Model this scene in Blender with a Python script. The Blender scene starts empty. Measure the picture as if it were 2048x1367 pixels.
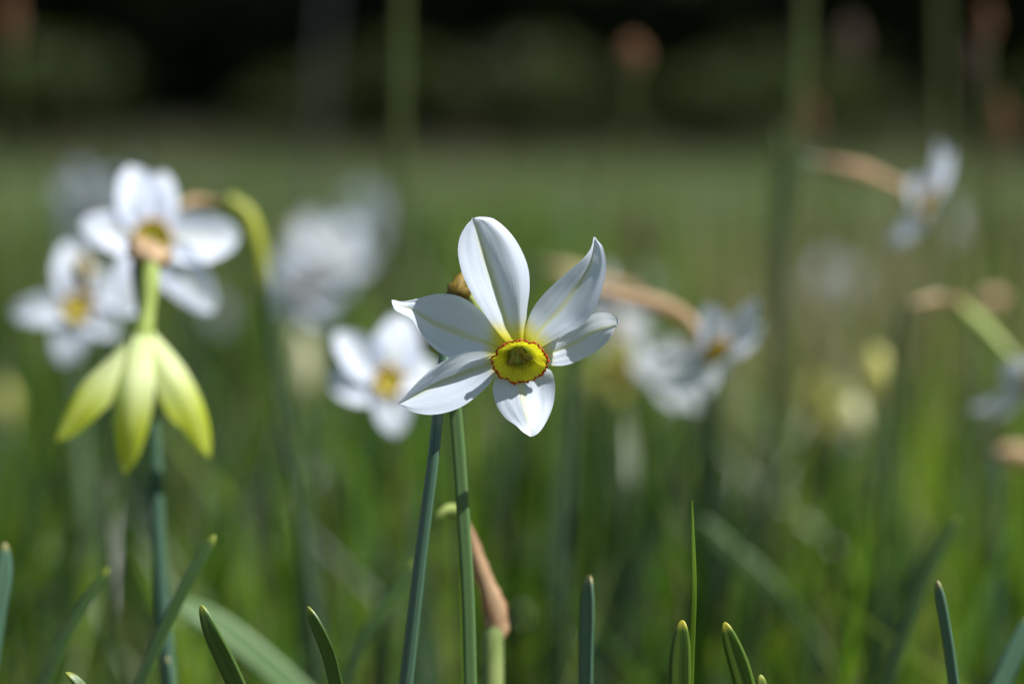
import bpy, math, random
import numpy as np
from mathutils import Vector, Matrix, noise
R = math.radians
random.seed(11)
rng = np.random.default_rng(5)
S = bpy.context.scene
col = S.collection

# ---------------------------------------------------------------- camera
FPX = 100 / 36 * 2048            # focal length in photo pixels
PITCH = math.atan((683.5 - 170) / FPX)
CAM = Vector((0, -0.70, 0.42))
cd = bpy.data.cameras.new("camera"); cam = bpy.data.objects.new("camera", cd); col.objects.link(cam)
cam.location = CAM; cam.rotation_euler = (R(90) - PITCH, 0, 0)
cd.lens = 100; cd.sensor_width = 36; cd.clip_start = 0.02; cd.clip_end = 500
cd.dof.use_dof = True; cd.dof.focus_distance = 0.698; cd.dof.aperture_fstop = 100 / 18.3
S.camera = cam
# ---------------------------------------------------------------- light
SUN = Vector((0.52, -0.20, 0.79)).normalized()      # towards the sun
w = bpy.data.worlds.new("World"); S.world = w; w.use_nodes = True
nt = w.node_tree; bg = nt.nodes['Background']
sky = nt.nodes.new('ShaderNodeTexSky'); sky.sky_type = 'NISHITA'; sky.sun_disc = False
sky.sun_elevation = math.asin(SUN.z); sky.sun_rotation = math.atan2(SUN.x, SUN.y)
nt.links.new(sky.outputs[0], bg.inputs[0]); bg.inputs[1].default_value = 0.055
sl = bpy.data.lights.new("sun", 'SUN'); sl.energy = 5.0; sl.angle = R(0.5); sl.color = (1, .975, .94)
so = bpy.data.objects.new("sun", sl); col.objects.link(so)
so.rotation_euler = SUN.to_track_quat('Z', 'Y').to_euler()
S.view_settings.view_transform = 'Standard'; S.view_settings.look = 'None'
S.view_settings.exposure = 0.95; S.view_settings.gamma = 1
S.render.engine = 'CYCLES'
cy = S.cycles
cy.use_denoising = True; cy.max_bounces = 8; cy.transparent_max_bounces = 8
cy.diffuse_bounces = 4; cy.transmission_bounces = 6; cy.glossy_bounces = 3

FW = Vector((0, math.cos(PITCH), -math.sin(PITCH))); UP = Vector((0, math.sin(PITCH), math.cos(PITCH))); RT = Vector((1, 0, 0))
def P(x, y, D):
    return CAM + FW * D + RT * ((x - 1024) / FPX * D) - UP * ((y - 683.5) / FPX * D)

# ---------------------------------------------------------------- materials
def new_mat(name):
    m = bpy.data.materials.new(name); m.use_nodes = True
    t = m.node_tree; t.nodes.clear()
    return m, t, t.nodes, t.links
class NB:
    def __init__(s, t): s.t = t; s.n = t.nodes; s.l = t.links
    def node(s, typ, **kw):
        n = s.n.new(typ)
        for k, v in kw.items(): setattr(n, k, v)
        return n
    def put(s, inp, v):
        if hasattr(v, 'is_linked') or isinstance(v, bpy.types.NodeSocket): s.l.new(v, inp)
        else:
            if hasattr(inp.default_value, '__len__') and len(inp.default_value) == 4 and len(v) == 3: v = (*v, 1)
            inp.default_value = v
    def math(s, op, a, b=0.0, clamp=False):
        n = s.node('ShaderNodeMath', operation=op, use_clamp=clamp); s.put(n.inputs[0], a); s.put(n.inputs[1], b); return n.outputs[0]
    def mix(s, f, a, b, mode='MIX'):
        n = s.node('ShaderNodeMix', data_type='RGBA', blend_type=mode)
        s.put(n.inputs[0], f); s.put(n.inputs[6], a); s.put(n.inputs[7], b); return n.outputs[2]
    def uv(s):
        n = s.node('ShaderNodeUVMap'); sp = s.node('ShaderNodeSeparateXYZ'); s.l.new(n.outputs[0], sp.inputs[0]); return n.outputs[0], sp.outputs[0], sp.outputs[1]
    def smooth(s, v, a, b):
        n = s.node('ShaderNodeMapRange', interpolation_type='SMOOTHSTEP'); s.put(n.inputs[0], v); n.inputs[1].default_value = a; n.inputs[2].default_value = b; return n.outputs[0]
    def noise(s, vec, sx, sy, sz=1, scale=1, detail=3, rough=.55):
        mp = s.node('ShaderNodeMapping'); s.l.new(vec, mp.inputs[0]); mp.inputs[3].default_value = (sx, sy, sz)
        n = s.node('ShaderNodeTexNoise'); s.l.new(mp.outputs[0], n.inputs['Vector']); n.inputs['Scale'].default_value = scale
        n.inputs['Detail'].default_value = detail; n.inputs['Roughness'].default_value = rough; return n.outputs[0]
    def obj(s): return s.node('ShaderNodeTexCoord').outputs['Object']
    def bump(s, h, strength, dist=.0003):
        n = s.node('ShaderNodeBump'); s.l.new(h, n.inputs['Height']); n.inputs['Strength'].default_value = strength; n.inputs['Distance'].default_value = dist; return n.outputs[0]
    def finish(s, colr, tcol, trans, rough, spec=.4, normal=None):
        b = s.node('ShaderNodeBsdfPrincipled'); s.put(b.inputs['Base Color'], colr); s.put(b.inputs['Roughness'], rough); b.inputs['Specular IOR Level'].default_value = spec
        o = s.node('ShaderNodeOutputMaterial')
        if normal: s.l.new(normal, b.inputs['Normal'])
        if trans is None or trans == 0: s.l.new(b.outputs[0], o.inputs[0]); return
        tr = s.node('ShaderNodeBsdfTranslucent'); s.put(tr.inputs[0], tcol)
        if normal: s.l.new(normal, tr.inputs['Normal'])
        mx = s.node('ShaderNodeMixShader'); s.put(mx.inputs[0], trans); s.l.new(b.outputs[0], mx.inputs[1]); s.l.new(tr.outputs[0], mx.inputs[2]); s.l.new(mx.outputs[0], o.inputs[0])

def petal_mat(name, white, rib, base, tcol_mul=(1, .98, .9), trans=.42, basev=.2, ribw=.07):
    m, t, _, _ = new_mat(name); b = NB(t); vec, u, v = b.uv()
    du = b.math('ABSOLUTE', b.math('SUBTRACT', u, .5))
    wob = b.math('MULTIPLY', b.math('SUBTRACT', b.noise(vec, 3, 5, scale=2), .5), .02)
    ribf = b.math('SUBTRACT', 1, b.smooth(b.math('ADD', du, wob), ribw * .15, ribw * 1.5))
    ribf = b.math('MULTIPLY', ribf, b.math('SUBTRACT', 1, b.math('MULTIPLY', v, .35)))
    vein = b.noise(vec, 42, 1.6, scale=1, detail=4, rough=.65)
    fine = b.noise(vec, 120, 5, scale=1, detail=2)
    c = b.mix(b.math('MULTIPLY', ribf, .8), white, rib)
    c = b.mix(b.math('MULTIPLY', b.smooth(vein, .48, .7), .3), c, (white[0] * .72, white[1] * .76, white[2] * .82))
    bf = b.math('SUBTRACT', 1, b.smooth(b.math('ADD', v, b.math('MULTIPLY', b.math('SUBTRACT', vein, .5), .22)), basev * .35, basev))
    c = b.mix(bf, c, base)
    tc = b.mix(1.0, c, tcol_mul, 'MULTIPLY')
    h = b.math('ADD', vein, b.math('MULTIPLY', fine, .4))
    b.finish(c, tc, trans, .42, .35, b.bump(h, .38, .0003))
    return m
M = {}
M['petal'] = petal_mat('white_petal', (.70, .77, .90), (.68, .72, .40), (.72, .66, .04), trans=.5)
M['petal_far'] = petal_mat('white_petal_far', (.70, .76, .90), (.72, .73, .46), (.66, .60, .08), basev=.22)
M['petal_cream'] = petal_mat('cream_petal', (.72, .71, .46), (.62, .62, .25), (.6, .5, .08))
M['petal_lime'] = petal_mat('lime_petal', (.50, .58, .05), (.68, .74, .22), (.74, .82, .44), (1, 1, .5), trans=.55, basev=.75, ribw=.12)  # paler upper part: light from above painted into the petal colour
M['petal_yellow'] = petal_mat('yellow_petal', (.62, .60, .20), (.58, .55, .12), (.55, .42, .04))

def corona_mat():
    m, t, _, _ = new_mat('yellow_cup'); b = NB(t); vec, u, v = b.uv()
    pl = b.noise(vec, 46, 1.2, scale=1, detail=3); pl2 = b.noise(vec, 14, .6, scale=1)
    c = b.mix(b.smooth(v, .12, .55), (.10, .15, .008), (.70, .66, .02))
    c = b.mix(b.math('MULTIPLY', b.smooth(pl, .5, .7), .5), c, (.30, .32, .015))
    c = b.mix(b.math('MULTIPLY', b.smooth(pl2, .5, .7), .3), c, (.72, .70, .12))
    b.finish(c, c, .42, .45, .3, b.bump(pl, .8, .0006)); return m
M['cup'] = corona_mat()
def plain(name, c1, c2, trans, rough, su=30, sv=3, tmul=(1, 1, 1), spec=.35, bump=.3, tipc=None):
    m, t, _, _ = new_mat(name); b = NB(t); vec, u, v = b.uv()
    n = b.noise(vec, su, sv, scale=1, detail=4, rough=.6)
    n2 = b.noise(b.obj(), 90, 90, 40, scale=1)
    c = b.mix(b.smooth(n, .35, .65), c1, c2)
    c = b.mix(b.math('MULTIPLY', b.smooth(n2, .5, .8), .35), c, c1)
    if tipc: c = b.mix(b.smooth(v, .990, .9985), c, tipc)
    b.finish(c, b.mix(1.0, c, tmul, 'MULTIPLY'), trans, rough, spec, b.bump(n, bump, .0004)); return m
M['rim'] = plain('red_rim', (.62, .055, .008), (.30, .03, .008), .25, .5, 60, 1)
M['rim_far'] = plain('orange_rim', (.5, .2, .02), (.4, .1, .01), .2, .5, 20, 1)
M['anther'] = plain('anther', (.30, .25, .05), (.20, .17, .03), .1, .7, 8, 8)
M['stem'] = plain('glaucous_stem', (.026, .062, .034), (.055, .11, .062), 0, .38, 26, .6, spec=.5)
M['stem_far'] = plain('green_stem', (.03, .058, .022), (.05, .085, .03), 0, .4, 26, .6, spec=.5)
M['stem_dull'] = plain('dull_dark_stem', (.018, .045, .028), (.035, .075, .045), 0, .65, 26, .6, spec=.15)
M['stem_yellow'] = plain('yellow_green_stem', (.20, .24, .02), (.32, .34, .04), .15, .45, 12, 3)
M['tube'] = plain('green_tube', (.22, .30, .05), (.42, .50, .16), .2, .45, 12, 3)
M['spathe'] = plain('papery_spathe', (.62, .46, .29), (.42, .27, .14), .38, .65, 22, 1.5, (1, .95, .8))
M['spathe_pale'] = plain('pale_spathe', (.66, .58, .36), (.50, .40, .20), .4, .65, 22, 1.5, (1, .95, .75))
M['spathe_rust'] = plain('rust_spathe', (.50, .34, .20), (.28, .15, .07), .3, .65, 18, 1.2, (1, .95, .8))
M['spathe_main'] = plain('amber_spathe', (.10, .07, .008), (.22, .15, .02), .25, .55, 16, 2, (1, .9, .5))
M['brown'] = plain('brown_head', (.30, .15, .07), (.16, .09, .05), .25, .7, 8, 8)
M['dusky'] = plain('dusky_head', (.17, .11, .08), (.09, .065, .05), .2, .7, 8, 8)
M['stalk_grey'] = plain('grey_stalk', (.022, .026, .024), (.032, .034, .032), 0, .8, 10, 1)
M['leaf'] = plain('daffodil_leaf', (.045, .095, .022), (.085, .155, .03), .22, .36, 34, .7, (1.6, 1.7, .5), spec=.5, tipc=(.24, .27, .04))
M['leaf_blue'] = plain('glaucous_leaf', (.050, .115, .075), (.085, .165, .10), .14, .34, 34, .7, (1.4, 1.6, .6), spec=.6, tipc=(.24, .22, .07))
M['leaf_stub'] = plain('yellow_green_stub', (.13, .19, .05), (.24, .30, .10), .1, .5, 12, 3)
M['leaf_sun'] = plain('fresh_green_leaf', (.06, .12, .012), (.10, .17, .018), .35, .36, 34, .7, (1.6, 1.7, .4), spec=.5, tipc=(.45, .42, .05))
M['leaf_mid'] = plain('mid_green_leaf', (.075, .145, .05), (.11, .19, .065), .2, .4, 34, .7, (1.4, 1.6, .6), spec=.4)
M['blade'] = plain('grass_blade', (.09, .17, .015), (.13, .22, .02), .45, .4, 10, 1, (1.5, 1.6, .5))
M['stalk'] = plain('grass_stalk', (.035, .055, .008), (.06, .08, .015), .2, .6, 10, 1, (1.3, 1.5, .5))

def meadow_mat(name, stops, trans=.4, rough=.38, patch=1.0):
    m, t, _, _ = new_mat(name); b = NB(t)
    a = b.node('ShaderNodeAttribute', attribute_name='rnd')
    cr = b.node('ShaderNodeValToRGB'); t.links.new(a.outputs['Fac'], cr.inputs[0])
    e = cr.color_ramp.elements
    while len(e) > 1: e.remove(e[-1])
    e[0].position = stops[0][0]; e[0].color = (*stops[0][1], 1)
    for p, c in stops[1:]:
        k = e.new(p); k.color = (*c, 1)
    cr.color_ramp.interpolation = 'LINEAR'
    big = b.noise(b.obj(), 1, .5, .1, scale=1.6, detail=4); b2 = b.noise(b.obj(), 1.3, .6, .1, scale=2.3, detail=3)
    c = b.mix(b.math('MULTIPLY', b.smooth(big, .5, .7), .25 * patch), cr.outputs[0], (.15, .15, .07))
    c = b.mix(b.math('MULTIPLY', b.smooth(b2, .5, .65), .5), c, (.03, .05, .015))
    b.finish(c, b.mix(1.0, c, (1.6, 1.75, .6), 'MULTIPLY'), trans, rough, .5); return m
M['meadow'] = meadow_mat('meadow_leaves', [(0, (.14, .20, .14)), (.12, (.05, .09, .05)), (.26, (.010, .024, .010)), (.44, (.016, .040, .008)), (.62, (.085, .18, .012)), (.85, (.17, .25, .015)), (.93, (.15, .14, .05)), (1, (.26, .20, .11))], trans=.42)
M['meadow_dry'] = meadow_mat('meadow_dry', [(0, (.16, .12, .075)), (.5, (.24, .19, .12)), (1, (.36, .31, .22))], .3, .7)
M['meadow_edge_shade'] = meadow_mat('meadow_edge_shade', [(0, (.02, .03, .010)), (.5, (.04, .05, .018)), (1, (.07, .07, .03))], .25, .7, 0)  # dark stops paint the shade of the meadow's far end into the grass
M['meadow_far'] = meadow_mat('meadow_grass_far', [(0, (.04, .08, .03)), (.3, (.06, .12, .035)), (.6, (.12, .20, .06)), (.82, (.19, .26, .10)), (.9, (.23, .20, .12)), (1, (.36, .31, .22))], .35, .5)
def ground_mat():
    m, t, _, _ = new_mat('meadow_soil'); b = NB(t); o = b.obj()
    n = b.noise(o, 1, 1, 1, scale=3, detail=6); n2 = b.noise(o, 1, 1, 1, scale=.15, detail=3)
    c = b.mix(b.smooth(n, .35, .65), (.035, .05, .014), (.07, .085, .025))
    c = b.mix(b.math('MULTIPLY', b.smooth(n2, .4, .65), .5), c, (.08, .07, .035))
    b.finish(c, None, 0, .9, .1, b.bump(n, .6, .02)); return m
M['ground'] = ground_mat()
def crown_mat(name, c1, c2):
    m, t, _, _ = new_mat(name); b = NB(t); n = b.noise(b.obj(), 1, 1, 1, scale=1.3, detail=3)
    c = b.mix(b.smooth(n, .35, .65), c1, c2); b.finish(c, b.mix(1., c, (1.3, 1.5, .5), 'MULTIPLY'), .35, .6, .2); return m
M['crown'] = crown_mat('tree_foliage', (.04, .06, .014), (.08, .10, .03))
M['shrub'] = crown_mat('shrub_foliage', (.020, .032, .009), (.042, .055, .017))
def bark():
    m, t, _, _ = new_mat('bark'); b = NB(t); n = b.noise(b.obj(), 6, 6, 1, scale=2, detail=5)
    b.finish(b.mix(b.smooth(n, .35, .65), (.05, .045, .04), (.13, .12, .11)), None, 0, .9, .1, b.bump(n, .8, .02)); return m
M['bark'] = bark()

# ---------------------------------------------------------------- mesh helpers
class MB:
    def __init__(s): s.v = []; s.f = []; s.uv = []
    def grid(s, rows, closed=False, vs=None):
        b = len(s.v); nv = len(rows); nu = len(rows[0])
        for r in rows: s.v += [tuple(p) for p in r]
        vs = vs or [i / (nv - 1) for i in range(nv)]
        n = nu if closed else nu - 1
        for i in range(nv - 1):
            for j in range(n):
                k = (j + 1) % nu
                s.f.append((b + i * nu + j, b + i * nu + k, b + (i + 1) * nu + k, b + (i + 1) * nu + j))
                u0, u1 = j / n, (j + 1) / n
                s.uv += [(u0, vs[i]), (u1, vs[i]), (u1, vs[i + 1]), (u0, vs[i + 1])]
        return b
    def cap(s, b, n, flip=False, v=1.0):
        idx = list(range(b, b + n)); 
        if flip: idx.reverse()
        s.f.append(tuple(idx)); s.uv += [(.5, v)] * n
    def build(s, name, mat, parent=None, smooth=True):
        me = bpy.data.meshes.new(name)
        off = parent_off(parent)
        me.from_pydata([(a - off[0], b_ - off[1], c - off[2]) for a, b_, c in s.v], [], s.f)
        l = me.uv_layers.new(name='UVMap'); l.data.foreach_set('uv', [c for p in s.uv for c in p])
        if smooth: me.polygons.foreach_set('use_smooth', [True] * len(me.polygons))
        me.materials.append(mat); me.update()
        o = bpy.data.objects.new(name, me); col.objects.link(o)
        if parent: o.parent = parent
        return o
def parent_off(p):
    o = Vector((0, 0, 0))
    while p: o = o + p.location; p = p.parent
    return o
def cr(pts, n):
    """Catmull-Rom resample of tuples/vectors to n points"""
    pts = [np.array(p, float) for p in pts]; m = len(pts); out = []
    for i in range(n):
        t = i / (n - 1) * (m - 1); k = min(int(t), m - 2); f = t - k
        p1, p2 = pts[k], pts[k + 1]
        p0 = pts[k - 1] if k > 0 else 2 * p1 - p2
        p3 = pts[k + 2] if k + 2 < m else 2 * p2 - p1
        out.append(.5 * (2 * p1 + (p2 - p0) * f + (2 * p0 - 5 * p1 + 4 * p2 - p3) * f * f + (3 * p1 - p0 - 3 * p2 + p3) * f ** 3))
    return out
def crc(pts, n):
    """Hermite spline with chord-length tangents: no loops where the control points are unevenly spaced"""
    p = [np.array(q, float) for q in pts]; m = len(p)
    h = [max(np.linalg.norm(p[i + 1] - p[i]), 1e-9) for i in range(m - 1)]; d = [(p[i + 1] - p[i]) / h[i] for i in range(m - 1)]
    T = [d[0]] + [(d[i] * h[i - 1] + d[i - 1] * h[i]) / (h[i] + h[i - 1]) for i in range(1, m - 1)] + [d[-1]]
    out = []
    for i in range(n):
        t = i / (n - 1) * (m - 1); k = min(int(t), m - 2); f = t - k
        out.append(p[k] * (2 * f ** 3 - 3 * f * f + 1) + T[k] * h[k] * (f ** 3 - 2 * f * f + f) + p[k + 1] * (3 * f * f - 2 * f ** 3) + T[k + 1] * h[k] * (f ** 3 - f * f))
    return out
def frames(path, ref=None):
    path = [Vector(p) for p in path]; n = len(path); fr = []; side = None
    for i in range(n):
        t = (path[min(i + 1, n - 1)] - path[max(i - 1, 0)]).normalized()
        if side is None:
            r = Vector(ref) if ref is not None else Vector((1, 0, 0))
            if abs(r.normalized().dot(t)) > .95: r = Vector((0, 0, 1)) if abs(t.z) < .9 else Vector((0, 1, 0))
            side = (r - t * r.dot(t)).normalized()
        else: side = (side - t * side.dot(t)).normalized()
        fr.append((path[i], t, side, t.cross(side)))
    return fr
def tube(mb, pts, rad, n=24, seg=10, flat=1.0, keel=0.0, ref=None, caps=True, wr=0.0):
    path = crc(pts, n); rr = cr([(r,) for r in rad], n)
    rows = []; r0_ = pts[0][0] * 900
    for (c, t, a, b_), r in zip(frames(path, ref), rr):
        r = max(float(r[0]), 1e-5); row = []
        for j in range(seg):
            th = 2 * math.pi * j / seg
            k = 1 + keel * abs(math.cos(th)) ** 5
            if wr: q_ = len(rows) / n; k *= 1 + wr * (noise.noise(Vector((math.cos(th) * 1.6, math.sin(th) * 1.6, q_ * 5 + r0_))) * 1.8 + .5 * noise.noise(Vector((math.cos(th) * 4, math.sin(th) * 4, q_ * 16))) + .45 * math.sin(th * 7 + 3 * q_) * math.sin(q_ * 9 + th))
            row.append(c + a * (r * k * math.cos(th)) + b_ * (r * flat * math.sin(th)))
        rows.append(row)
    b0 = mb.grid(rows, closed=True)
    if caps: mb.cap(b0, seg, True, 0); mb.cap(b0 + (n - 1) * seg, seg, False, 1)
    return mb
def leafmesh(mb, pts, width, thick=.0011, n=22, facing=(0, -1, 0), cup=.18, tip=.12, tiptaper=.7, twist=0.0):
    """solid strap leaf: rounded tip, channelled cross-section; pts from the base to the tip; width = half width list or number"""
    path = crc(pts, n)
    rows = []; L = [0]
    for i in range(1, n): L.append(L[-1] + (Vector(path[i]) - Vector(path[i - 1])).length)
    T = L[-1]; m = 44; vs = []
    for i in range(m):
        s = 1 - (1 - i / (m - 1)) ** 2.6; d = s * T
        k = max(j for j in range(n) if L[j] <= d + 1e-9); k = min(k, n - 2); f = (d - L[k]) / (L[k + 1] - L[k])
        p = Vector(path[k]).lerp(Vector(path[k + 1]), f); t = (Vector(path[k + 1]) - Vector(path[k])).normalized()
        fc = Vector(facing); 
        if twist: fc = Matrix.Rotation(twist * (s - 1), 3, t) @ fc
        sd = t.cross(fc).normalized(); nrm = sd.cross(t).normalized()
        x = max(0, 1 - (T - d) / tip) if T - d < tip else 0
        w_ = width * (1 - tiptaper * 0.0) * (math.sqrt(max(0, 1 - x ** 2.2)) if x > 0 else 1)
        w_ *= .8 + .2 * min(1, (1 - s) * 3 + .3) if False else 1
        th = thick * min(1, w_ / width * 1.5 + .15); w_ = max(w_, .00015); row = []
        for j in range(7):
            q = -1 + j / 3; row.append(p + sd * (q * w_) + nrm * (cup * w_ * (q * q)) + nrm * th * .5 * (1 - q ** 4))
        for j in range(5):
            q = 1 - (j + 1) / 3; row.append(p + sd * (q * w_) + nrm * (cup * w_ * (q * q)) - nrm * th * .5 * (1 - q ** 4) * (1.25 if abs(q) < .2 else 1))
        rows.append(row); vs.append(s)
    b0 = mb.grid(rows, closed=True, vs=vs); mb.cap(b0, 12, True, 0); mb.cap(b0 + (m - 1) * 12, 12, False, 1)
    return mb
def root(name, label, cat, loc, group=None):
    o = bpy.data.objects.new(name, None); col.objects.link(o); o.location = loc; o.empty_display_size = .01
    o['label'] = label; o['category'] = cat
    if group: o['group'] = group
    return o
def tag(o, label, cat, group=None, kind=None):
    if label: o['label'] = label
    if cat: o['category'] = cat
    if group: o['group'] = group
    if kind: o['kind'] = kind
    return o

# ---------------------------------------------------------------- generic narcissus parts
def basis(n, roll):
    n = Vector(n).normalized(); up = Vector((0, 0, 1)); a = up.cross(n)
    if a.length < .05: a = Vector((1, 0, 0))
    a.normalize(); b_ = n.cross(a).normalized()      # a: to one side, b: up in the flower's plane
    c, s = math.cos(roll), math.sin(roll)
    return a * c + b_ * s, b_ * c - a * s, n
def petal_rows(c, bs, ang, L, W, cup=.14, reflex=.1, droop=0, nu=7, nv=11, twist=0, fold=.1):
    a, b_, n = bs; d = a * math.cos(ang) + b_ * math.sin(ang); sd = n.cross(d)
    rows = []; ph = random.uniform(0, 6)
    for i in range(nv):
        v = i / (nv - 1)
        w_ = W * (.16 + .84 * (math.sin(math.pi * min(1, v ** .85 * .98)) ** .75 if v > 0 else 0)) * (1 if v < .98 else .12)
        tw = twist * v; row = []
        ctr = c + d * (L * v * (1 - .12 * droop * v)) + n * (L * (reflex * (v - .55) * -1.2 * v + droop * -.5 * v * v) + .001)
        for j in range(nu):
            q = -1 + 2 * j / (nu - 1)
            off = sd * (q * w_ * math.cos(tw)) + n * (q * w_ * math.sin(tw)) + n * (abs(q) ** 1.4 * w_ * fold * 2 * (1 - .3 * v)) + n * (.03 * L * math.sin(5 * v + ph + q * 2) * abs(q))
            row.append(ctr + off)
        rows.append(row)
    return rows
def corona(c, bs, r, h, parent, mat, rimmat, seg=48, rings=8, rimr=.0005, ell=1.0, frill=.05):
    a, b_, n = bs; rows = []
    def pt(th, v):
        rad = r * (.16 + .30 * min(1, v * 2.5) + .54 * max(0, v - .0) ** 1.5) if v < 1 else r
        fr = 1 + frill * v ** 3 * (1.3 * noise.noise(Vector((math.cos(th) * 4, math.sin(th) * 4, 5))) + math.sin(th * 13 + .7 * math.sin(3 * th)) * .5 + math.sin(th * 29 + 1) * .35)
        z = -h * .9 + h * 1.9 * v - h * .9 * max(0, 1 - v * 2.2) ** 1.5
        z += h * .10 * v * v * math.sin(th * 11 + 2)
        return c + a * (rad * fr * math.cos(th)) + b_ * (rad * fr * ell * math.sin(th)) + n * z
    for i in range(rings):
        v = i / (rings - 1); rows.append([pt(2 * math.pi * j / seg, v) for j in range(seg)])
    mb = MB(); b0 = mb.grid(rows, closed=True); mb.cap(b0, seg, True, 0)
    cup = mb.build('cup', mat, parent)
    mb = MB(); rr = []
    for k in range(7):
        al = 2 * math.pi * k / 6; row = []
        for j in range(seg):
            th = 2 * math.pi * j / seg; p = pt(th, 1); dr = (p - c); dr = (dr - n * dr.dot(n)).normalized()
            q = rimr * (1 + .5 * math.sin(th * 31) * math.sin(th * 7 + 1) + .3 * math.sin(th * 53) + .7 * noise.noise(Vector((math.cos(th) * 3, math.sin(th) * 3, 2))))
            row.append(p + dr * (q * math.cos(al)) + n * (q * 1.0 * math.sin(al)))
        rr.append(row)
    mb.grid(rr, closed=True); mb.build('rim', rimmat, cup)
    return cup

def daffodil(label, c, face, L, roll, joint, stem, spathe_to=None, seed=0, pm='petal_far', W=.36, reflex=.1, droop=0., sm='spathe',
             stem_r=.0017, petals=6, sp_w=.0042, group=None, skip=(), ov='tube', stemmat='stem_far', pl=None, angs=None, wl=None, sp_off=(0, -.0022, .0015), hook=None):
    random.seed(seed + 100)
    c = P(*c); n = Vector(face).normalized(); bs = basis(n, roll)
    j = P(*joint); sp = [P(*s) for s in stem]
    last = sp[-1]; prev = sp[-2] if len(sp) > 1 else j
    if last.z > 0.003:                       # carry the stem on down to the ground
        dr = (last - prev).normalized(); dr = Vector((dr.x * .7, dr.y * .7, min(dr.z, -.6))).normalized()
        sp.append(last + dr * (last.z / -dr.z) * .5); sp.append(last + dr * (last.z / -dr.z)); sp[-1].z = -.004
    r = root('daffodil', label, 'daffodil', (sp[-1].x, sp[-1].y, 0), group)
    mb = MB(); tube(mb, list(reversed(sp)) + [j], [stem_r * 1.15] * (len(sp) - 1) + [stem_r, stem_r * .9], n=40, seg=12, flat=.72, keel=.15, ref=(1, -1.1, 0)); mb.build('stem', M[stemmat], r)
    if hook: mb = MB(); tube(mb, [P(*q) for q in reversed(hook)], [stem_r * 1.2] + [stem_r * 1.75] * (len(hook) - 1), n=20, seg=12, flat=.8); mb.build('stalk_hook', M['stem_yellow'], r)
    for k in range(petals):
        if k in skip: continue
        ang = math.pi / 2 + k * 2 * math.pi / 6 + random.uniform(-.13, .13)
        if angs: ang = R(angs[k])
        f = (pl[k] if pl else 1) * random.uniform(.93, 1.06)
        mb = MB(); mb.grid(petal_rows(c + n * (.0004 * (k % 2)), bs, ang, L * f, L * W * (1.05 if k % 2 == 0 else .9) * f ** .3, reflex=reflex + random.uniform(-.06, .06), droop=droop + random.uniform(-.05, .12), twist=random.uniform(-.35, .35), fold=random.uniform(.08, .22), nu=9, nv=13))
        mb.build('petal', M[pm], r)
    corona(c + n * .0012, bs, L * .22, .0028, r, M['cup'], M['rim_far'], seg=30, rings=6, rimr=.0005)
    back = c - n * .013; mid = back.lerp(j, .5) - n * .003
    mb = MB(); tube(mb, [c + n * .0005, c - n * .007, back, mid, j], [.0028, .0017, .0018, .0034, .0015], n=26, seg=12); mb.build('flower_tube', M[ov], r)
    if spathe_to is not None:
        so_ = Vector(sp_off); e = P(*spathe_to) + so_; j0 = j; j = j + so_ * .8; m1 = j.lerp(e, .5) + Vector((0, 0, .0012))
        mb = MB(); tube(mb, [j0 - (e - j) * .12, j, j.lerp(e, .35) + Vector((0, 0, .0008)), m1, j.lerp(e, .8), e], [stem_r * 1.0, stem_r * 1.25, sp_w * .8, sp_w * .85, sp_w * .5, .0003], n=30, seg=18, flat=.5, wr=.3); mb.build('spathe', M[sm], r)
    return r

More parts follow.
